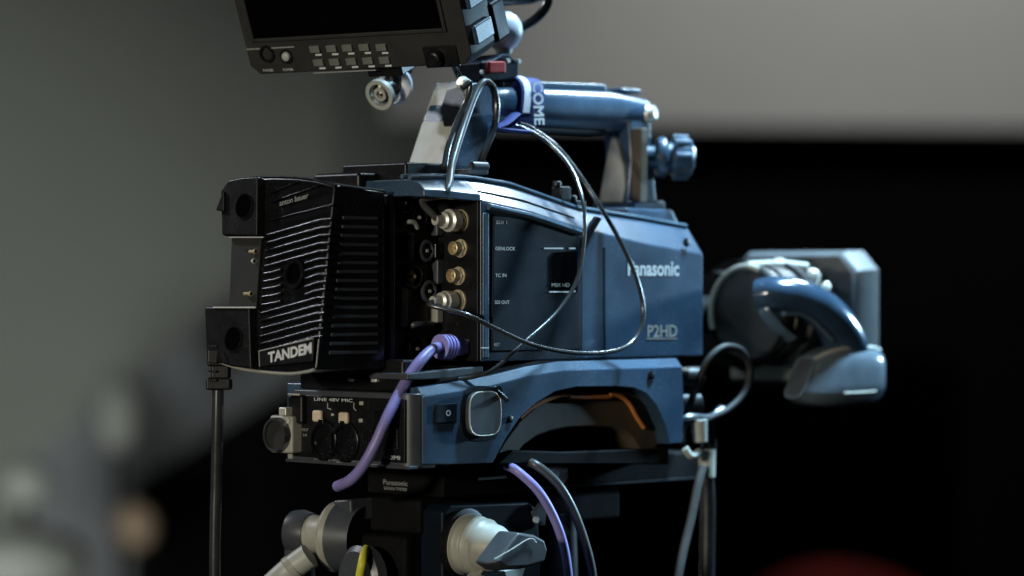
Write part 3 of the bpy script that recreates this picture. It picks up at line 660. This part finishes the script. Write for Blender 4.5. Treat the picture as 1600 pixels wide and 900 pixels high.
for (u, v, r, mt, y) in ((1212, 416, 8, 'cream', 20), (1190, 430, 7, 'nickel', 16), (1240, 424, 8, 'lensblack', 10), (1262, 432, 7, 'nickel', 0), (1282, 452, 4, 'nickel', -8)):
    p = PY(u, v, y); mk('lens_knob', lathe((p.x, p.y, p.z - 8), UP + Vector((0.3, -0.3, 0)), [(0, r), (9, r), (13, r * 0.8), (15, r * .3)], 16), mt, lens)
mk('lens_mount_ring', ring((292, 70, -21), (1, 0, 0), 28, 44, 8, 40), 'nickel', lens)
mk('lens_underbox', box(425, 482, 20, 90, -76, -52), 'beige', lens, 4)

# ================================================================== TRIPOD PLATE AND HEAD
tp = thing('tripod_plate', 'black quick-release tripod plate with small white lettering under the camera', 'tripod plate', (170, 70, -150))
XP = 44.0
mk('plate_block', box(XP, 130, 30, 111, -150, -122), 'matte', tp, 1.6)
mk('plate_bar', box(130, 330, 34, 106, -148, -128), 'matte', tp, 1.6)
mk('bar_edge', box(130, 331, 32.6, 34.2, -148.6, -147.4), 'steel', tp)
def tt(s, u, v, hpx, wpx, mat):
    a = PX(u, v, XP - 0.15); c = PX(u + wpx, v, XP - 0.15); h = (PX(u, v - hpx, XP) - a).length
    text('lettering', s, a, RX, RY, h, mat, tp, width=a.y - c.y)
tt('Panasonic', 599, 757, 8, 38, 'dimprint'); tt('SHAN-TM700', 600, 765, 5, 36, 'dimprint')
mk('lock_pin', merge(lathe(PY(868, 742, 26), (0, -1, 0), [(0, 7), (6, 7), (8, 5)], 16), tube([PY(855, 736, 20), PY(868, 732, 16), PY(884, 733, 18)], 2, 8)), 'nickel', tp)
q = PY(748, 748, 28); q2 = PY(790, 745, 28); mk('plate_lever', tube([q, q2], 1.2, 8, 1), 'nickel', tp)
hd_ = thing('camera_tripod', 'black fluid-head tripod with cream drag knobs, at the bottom edge', 'tripod', (90, 70, -300))
mk('head_cradle', box(30, 240, 40, 100, -176, -151), 'matte', hd_, 3)
hb_ = sxz([(692, 800), (704, 788), (826, 784), (842, 796), (846, 900), (842, 960), (692, 960)], 20)
mk('drag_housing', prism_y(hb_, 20, 44), 'panel', hd_, 2.5, 3)
mk('drag_drum', lathe((PY(700, 850, 60).x, 42, -190), (0, 1, 0), [(0, 40), (50, 40), (52, 36)], 40), 'black', hd_)
mk('head_core', box(20, 190, 44, 96, -300, -177), 'matte', hd_, 4)
mk('head_rear_tube', cyl(PY(875, 800, 36), PY(880, 960, 36), 12, n=24), 'graphite', hd_)
p = PY(845, 800, 19); fin = [PY(u, v, 19) for u, v in ((828, 800), (845, 780), (848, 800), (846, 822), (832, 812))]
mk('brake_lever', loft([fin, [q + Vector((0, -4, 0)) for q in fin]]), 'graphite', hd_, 1)
pp_ = PY(836, 812, 14); mk('lever_screw', cyl(pp_ , pp_ - Vector((0, 2, 0)), 2.4, n=12), 'nickel', hd_)
# right drag knob: cream cone and dark wing
kc = PY(728, 850, 19); kax = Vector((0.12, -1, -0.06)).normalized()
k1 = mk('drag_knob', lathe(kc, kax, [(-2, 22), (2, 22.5), (3, 21), (5, 20.4), (7, 21), (9, 20.2), (11, 21), (13, 20.2), (18, 20), (20, 18), (28, 16.5), (38, 11), (48, 9.5)], 40), 'cream', hd_, ang=40)
mk('knob_seat', lathe(kc + kax * -4, kax, [(0, 25), (4, 25.5), (5, 22)], 40), 'black', k1)
e0 = kc + kax * 42
wg = [PY(u, v, e0.y - 8) for u, v in ((754, 880), (782, 842), (792, 830), (818, 834), (836, 843), (841, 860), (836, 880), (806, 889), (770, 891))]
mk('knob_wing', loft([[q + Vector((0, 9, 0)) for q in wg], [q + Vector((0, -3, 0)) for q in wg], [wg[4] * 0.1 + q * 0.9 + Vector((0, -10, 0)) for q in wg]]), 'graphite', k1, 2, 3)
ln = [PY(u, v, e0.y - 19.5) for u, v in ((772, 874), (800, 858), (822, 844), (832, 842), (838, 848))]
mk('wing_edge', tube(ln, 0.5, 6, 3), 'pale', k1)
mk('lower_lug', tube([PY(742, 896, 0), PY(746, 906, 0), PY(760, 930, 4)], 6, 10), 'cream', hd_)
mk('lower_plate', prism_y(sxz([(788, 892), (822, 884), (812, 915), (792, 915)], 2), 2, 10), 'pale', hd_, 1)
# left drag knob: cream disc and sleeve, dark cap, cream pan bar
kl = PX(530, 838, 18); lax = Vector((-0.25, 1, 0.03)).normalized()
k2 = mk('far_drag_knob', lathe(kl, lax, [(-3, 25), (1, 26.5), (4, 25), (6, 20), (8, 14), (12, 14.3), (13, 13.6), (26, 14), (28, 12)], 40), 'cream', hd_, ang=40)
mk('knob_drum', lathe(kl + lax * -22, lax, [(0, 23), (19, 26)], 36), 'graphite', k2)
cp = kl + lax * 30
mk('knob_cap_arm', merge(lathe(cp, lax, [(-6, 15), (3, 17), (10, 16), (12, 12)], 28), tube([cp + lax * 4, cp + lax * 5 + UP * -20, cp + lax * 5 + UP * -60], 10, 14, flat=1.2)), 'graphite', k2)
tbx = [PX(u, v, 10) for u, v in ((508, 818), (520, 782), (548, 780), (549, 815))]
mk('head_shoulder', loft([tbx, [q + Vector((30, 0, 0)) for q in tbx]]), 'graphite', hd_, 2)
pbp = [PX(484, 868, -12), PX(462, 884, -18), PX(436, 906, -26), PX(380, 960, -50)]
mk('pan_bar', tube(pbp, 9.5, 20, 5), 'pale', hd_)
mk('bar_joint', lathe(PX(461, 886, -18), PX(440, 904, -25) - PX(461, 886, -18), [(0, 10.5), (4, 10.8), (5, 9.6)], 24), 'cream', hd_)
mk('round_guard', lathe(PX(560, 905, 0), (-1, 0.1, 0), [(-8, 24), (0, 24), (3, 20)], 32), 'graphite', hd_)
# pedestal below the frame that carries the head to the floor
mk('pedestal_column', lathe((100, 70, -EYE), UP, [(0, 300), (25, 300), (40, 110), (60, 70), (1090, 60), (1100, 75), (EYE - 300, 75)], 40), 'black', hd_)

# ================================================================== CABLES
def cable(pts, r, mat, label, cat='cable', name='cable', n=12, flat=None, group=None):
    return tag(mk(name, tube(pts, r, n, 8, flat=flat), mat), label, cat, group)
# loop to the lowest BNC
c1_ = thing('video_cable', 'thin black cable looping wide across the side, plugged into the lowest connector', 'cable', bnc_low)
plug0 = Vector((XB - 10, bnc_low.y, bnc_low.z))
mk('jacket', tube([PY(812, 193, 46), PY(835, 203, 44), PY(880, 240, 28), PY(935, 318, 2), PY(985, 410, -12), PY(1005, 480, -16), PY(996, 524, -18), PY(965, 547, -20), PY(905, 552, -22), PY(835, 540, -22), PY(775, 514, -14), PY(730, 492, -6),
                   plug0 + Vector((-22, -4, -3)), plug0 + Vector((-14, 0, 0))], 1.75, 12, 10), 'cable', c1_)
mk('bnc_plug', lathe(plug0 + Vector((4, 0, 0)), (-1, 0, 0), [(0, 7.0), (8, 7.2), (9, 6.2), (12, 6), (13, 4), (20, 3.4)], 24), 'nickel', c1_)
cable([PY(806, 196, 48), PY(830, 206, 40), PY(862, 228, 30), PY(895, 268, 12), PY(912, 322, -8), PY(912, 380, -12), PY(900, 440, -13), PY(870, 488, -14), PY(820, 534, -16), PY(775, 574, -14), PY(745, 588, -6), PY(705, 592, 6), PY(675, 580, 20), PY(655, 560, 34)],
      1.5, 'cable', 'thin black cable curving from the strap down into the rear connector bay', name='video_cable')
# cable down the rear post to the top BNC
c3 = thing('monitor_cable', 'grey-black cable running down the rear handle post to the top connector', 'cable', bnc_top)
p1 = Vector((XB - 10, bnc_top.y, bnc_top.z))
mk('jacket', tube([PY(775, 175, 46), PY(772, 140, 44), PY(757, 128, 46), PY(742, 150, 44), PY(722, 205, 34), PY(706, 258, 18), PY(697, 300, 2), p1 + Vector((-24, 4, 14)), p1 + Vector((-14, 0, 1))], 2.7, 14, 8), 'greycable', c3)
mk('bnc_plug', lathe(p1 + Vector((4, 0, 0)), (-1, 0, 0), [(0, 8.0), (7, 8.2), (8, 6.2), (12, 6), (13, 4), (20, 3.6)], 24), 'nickel', c3)
cable([PY(722, 138, 40), PY(735, 130, 38), PY(728, 160, 40), PY(712, 195, 40), PY(700, 230, 38), PY(694, 262, 34)], 2.2, 'cable', 'black cable hugging the edge of the pale rear handle post', name='monitor_cable')
cable([PY(768, 132, 44), PY(776, 160, 44), PY(772, 200, 44), PY(758, 235, 44), PY(748, 262, 46)], 2.6, 'cable', 'black cable on the front edge of the blue rear handle post', name='monitor_cable')
cable([PD(705, 90, 2125), PD(714, 112, 2120), PD(722, 126, 2125), PD(736, 134, 2125)], 2.4, 'cable', 'short black cable hanging from the lower edge of the monitor', name='monitor_cable')
cable([PD(640, 108, 2140), PD(626, 122, 2135), PD(612, 134, 2130)], 3.0, 'cable', 'short black cable behind the pale ring plug', name='plug_cable')
cable([PD(752, 8, 2150), PD(770, 40, 2165), PD(795, 47, 2160), PD(825, 38, 2160), PD(848, 18, 2160), PD(858, -6, 2160), PD(850, -30, 2160)], 3.6, 'cable', 'black cable looping out behind the monitor over the ball joint', name='loop_cable')
cable([PD(760, 5, 2180), PD(800, 2, 2180), PD(830, 0, 2180), PD(852, -8, 2180)], 3.0, 'cable', 'black cable crossing at the top edge right of the monitor', name='top_cable')
# purple network cable
c4 = thing('network_cable', 'purple network cable plugged into the rear bay, hanging past the audio sockets', 'cable', PX(700, 545, XB))
pr_ = PX(722, 541, XB - 2)
bp = [pr_, PX(706, 541, XB - 12), PX(688, 542, XB - 24)]
bt = mk('plug_boot', tube(bp, (6.5, 8.5), 16, 6, flat=1.0), 'purple_boot', c4)
for i in range(4):
    p = bp[2].lerp(bp[0], 0.05 + i * 0.14); mk('boot_ridge', ring(p, (bp[2] - bp[0]), 7.5, 8.9, 1.6, 18), 'purple_boot', bt)
mk('plug_tip', box(pr_.x - 2, pr_.x + 3, pr_.y - 5, pr_.y + 5, pr_.z - 5, pr_.z + 5), 'purple_boot', c4, 0.8)
mk('jacket', tube([PX(690, 542, XB - 22), PX(676, 546, XB - 34), PX(655, 566, XB - 50), PX(632, 600, XB - 62), PX(606, 650, XB - 80), PX(586, 695, XB - 88), PX(566, 730, XB - 92), PX(548, 750, XB - 92), PX(527, 760, XB - 86)], 3.9, 14, 8), 'purple', c4)
cable([PY(792, 728, 10), PY(808, 736, -4), PY(840, 766, -14), PY(864, 806, -16), PY(880, 850, -16), PY(888, 900, -16), PY(890, 960, -14)], 3.3, 'purple', 'purple cable hanging below the camera beside the tripod head', name='network_cable')
cable([PY(822, 722, 8), PY(838, 727, -2), PY(868, 752, -10), PY(892, 790, -12), (PY(912, 842, -12)), PY(925, 895, -12), PY(930, 960, -12)], 3.3, 'greycable', 'grey cable hanging below the camera, right of the purple one', name='hanging_cable')
cable([PX(572, 858, 4), PX(569, 866, -6), PX(566, 880, -12), PX(562, 905, -12), PX(560, 960, -10)], 3.2, 'yellow', 'yellow cable at the bottom edge beside the left drag knob', name='yellow_cable')
# power cable at far left
c5 = thing('power_cable', 'black power cable hanging straight down from the lower left of the battery adapter', 'cable', PD(340, 600, 2030))
mk('jacket', tube([PD(341, 596, 2040), PD(340, 660, 2040), PD(338, 760, 2042), PD(336, 860, 2042), PD(336, 980, 2042)], 4.2, 12, 6), 'cable', c5)
for (u0, u1, v0, v1) in ((325, 366, 545, 572), (331, 360, 570, 592), (323, 362, 590, 609)):
    q = PD((u0 + u1) / 2, v1, 2040); w_ = (u1 - u0) / 2 / 2.2; h_ = (v1 - v0) / 2.2
    mk('plug_block', loft([[q + RT * sx * w_ + FW * sy * 7 for sx, sy in ((-1, -1), (1, -1), (1, 1), (-1, 1))], [q + UP * h_ + RT * sx * w_ + FW * sy * 7 for sx, sy in ((-1, -1), (1, -1), (1, 1), (-1, 1))]]), 'black', c5, 1.5)
for v in (541, 566, 580, 594):
    a, c = PD(325, v, 2031), PD(338, v, 2031); mk('plug_ridge', tube([a, c], 0.8, 6, 1), 'steel', c5)
# lens cables at the front
cable([PY(1068, 652, 30), PY(1085, 612, 6), PY(1105, 566, -4), PY(1130, 543, -8), PY(1158, 548, -8), PY(1172, 578, -8), PY(1164, 612, -8), PY(1138, 640, -6), PY(1108, 655, -2), PY(1095, 668, 2)], 2.9, 'rubber', 'grey cable looped under the lens at the front of the camera', name='lens_cable')
c6 = thing('lens_control_cable', 'dark lens cable with pale connector hanging below the front of the camera', 'cable', PY(1104, 740, 10))
mk('jacket', tube([PY(1100, 660, 6), PY(1108, 690, 8), PY(1104, 740, 10), PY(1106, 800, 10), PY(1104, 960, 10)], 6, 12, 6), 'cable', c6)
mk('pale_sleeve', cyl(PY(1105, 702, 4), PY(1104, 745, 4), 6.6, n=20), 'cream', c6)
mk('elbow_plug', merge(cyl(PY(1092, 656, -2), PY(1094, 690, -2), 6.5, 5.5, n=18), tube([PY(1070, 700, 0), PY(1080, 712, -2), PY(1092, 706, -2)], 3, 8)), 'pale', c6)
mk('clamp', tube([PY(1062, 690, 10), PY(1066, 662, 4), PY(1080, 655, 0), PY(1110, 655, 0), PY(1128, 640, 2)], 4.5, 10), 'steel', c6)
cable([PY(1098, 730, 0), PY(1090, 760, -2), PY(1080, 810, -4), PY(1068, 860, -6), PY(1058, 910, -8), PY(1048, 970, -8)], 3.2, 'greycable', 'thin grey cable hanging left of the dark lens cable', name='hanging_cable')
# velcro strap round the handle
st = thing('cable_strap', 'blue and white hook strap wrapped round the handle, white letters on it', 'strap', PY(830, 200, 50))
xs0, xs1 = PY(812, 160, 50).x, PY(848, 160, 50).x
zt_, zb2 = PY(830, 118, 50).z, PY(830, 204, 50).z
def loop(x, g):
    out = []
    for i in range(36):
        t = 2 * math.pi * i / 36; co, si = math.cos(t), math.sin(t); d = (abs(co) ** 3 + abs(si) ** 3) ** (-1 / 3)
        out.append((x + 3 * si, YHm + (22 + g) * d * co, (zt_ + zb2) / 2 + ((zt_ - zb2) / 2 + g) * d * si))
    return out
mk('strap_band', loft([loop(xs0, -3), loop(xs0, 0), loop(xs1, 0), loop(xs1, -3)]), 'strap', st, 0.6)
hz_ = (zt_ + zb2) / 2; rz = (zt_ - zb2) / 2
wl = [loop(xs0 + 1, 0.5)[i] for i in range(18, 31)]; 
m1 = [Vector(loop(xs0 + 2, 0.6)[i]) for i in range(8, 21)]; m2 = [Vector(loop(xs0 + 9, 0.6)[i]) for i in range(8, 21)]
V = m1 + m2; Fq = [(i, i + 1, i + 14, i + 13) for i in range(12)]
mk('white_stripe', (V, Fq), 'strapwhite', st)
text('lettering', 'COME', (xs0 + 10, YHm - 23.4, zt_ - 5), (0.06, 0, -1), (1, 0, 0.06), 11, 'print', st, width=32, bold=0.02)
mk('strap_tail', tube([PY(806, 178, 46), PY(790, 192, 44), PY(775, 200, 46), PY(800, 204, 42), PY(830, 206, 44)], 5, 10, 6, flat=0.25), 'strap', st)

# ================================================================== BACKGROUND (out of focus)
def board(name, pts, dep, th, mat, label, cat):
    return tag(mk(name, slab(pts, dep, th), mat), label, cat)
fl = lambda d: 450 + EYE * FPX / d
board('projection_screen', [(600, -700), (2400, -700), (2400, 205), (1100, 196), (600, 190)], 9300, 60, 'screen', 'large pale grey screen across the upper right background', 'screen')
board('stage_curtain', [(690, 190), (2400, 190), (2400, fl(9450)), (690, fl(9450))], 9450, 60, 'curtain', 'black curtain filling the right background below the pale screen', 'curtain')
board('sloping_shape', [(60, 710), (180, 610), (390, 440), (700, 300), (700, fl(8800)), (60, fl(8800))], 8800, 60, 'slopegrey', 'blurred blue-grey sloping shape behind the battery adapter', 'board')  # unidentified sloping darker area, built as a blue-grey slab
board('black_riser', [(205, 760), (300, 700), (430, 615), (560, 560), (1500, 560), (1500, fl(8300)), (205, fl(8300))], 8300, 60, 'curtain', 'black drape below the blue-grey sloping shape', 'drape')
def blob(name, pts, r, dep, mat, label, cat, flat=None):
    return tag(mk(name, tube([PD(u, v, dep) for u, v in pts], r, 14, 6, flat=flat), mat, ang=60), label, cat)
def globe(name, u, v, dep, rx, rz, mat, label, cat):      # unidentified rounded shape, made up as a head on an added stand
    b0 = PD(u, v, dep); o = thing(name, label, cat, (b0.x, b0.y, -EYE))
    c = PD(u, v, dep); n = 20
    secs = [[c + UP * (rz * math.sin(a)) + (RT * math.cos(t) + FW * math.sin(t)) * (rx * max(0.04, math.cos(a))) for t in [2 * math.pi * k / n for k in range(n)]] for a in [math.radians(x) for x in range(-88, 89, 16)]]
    mk('head', loft(secs), mat, o, ang=70)
    mk('stand', lathe((c.x, c.y, -EYE), UP, [(0, 150), (12, 150), (16, 14), (c.z + EYE - rz + 10, 12)], 16), 'matte', o)
globe('blurred_shape', 186, 645, 7800, 62, 105, 'palecloth', 'blurred pale tall rounded shape in the left background', 'blurred shape')
globe('blurred_shape', 42, 755, 7600, 70, 60, 'palecloth', 'blurred pale round shape low at the left edge', 'blurred shape')
globe('blurred_shape', 40, 880, 7400, 170, 95, 'palecloth', 'large blurred pale shape in the bottom left corner', 'blurred shape')
globe('blurred_shape', 212, 822, 7700, 58, 62, 'tan', 'blurred tan round shape against the black drape, lower left', 'blurred shape')
blob('red_seat', [(1160, 1010), (1240, 940), (1330, 930), (1420, 965), (1480, 1040)], (75, 75), 7000, 'redcloth', 'blurred dark red rounded shape at the bottom right edge', 'seat')
# lamps that light the wall and the screen
lamp('wall_lamp', PD(-700, 1300, 4900), PD(-300, 760, 9600), 'SPOT', 300, (0.95, 1.0, 0.93), 0.3, 64, 1.0)
lamp('screen_lamp', PD(1900, -2000, 6500), PD(1300, 90, 9300), 'SPOT', 300, (1.0, 1.0, 0.96), 0.3, 44, 0.9)
lamp('seat_fill', PD(1300, -1200, 6600), PD(1310, 900, 7500), 'SPOT', 95, (1.0, 0.9, 0.8), 0.2, 25, 0.8)  # added light that brightens the red seat, no visible source
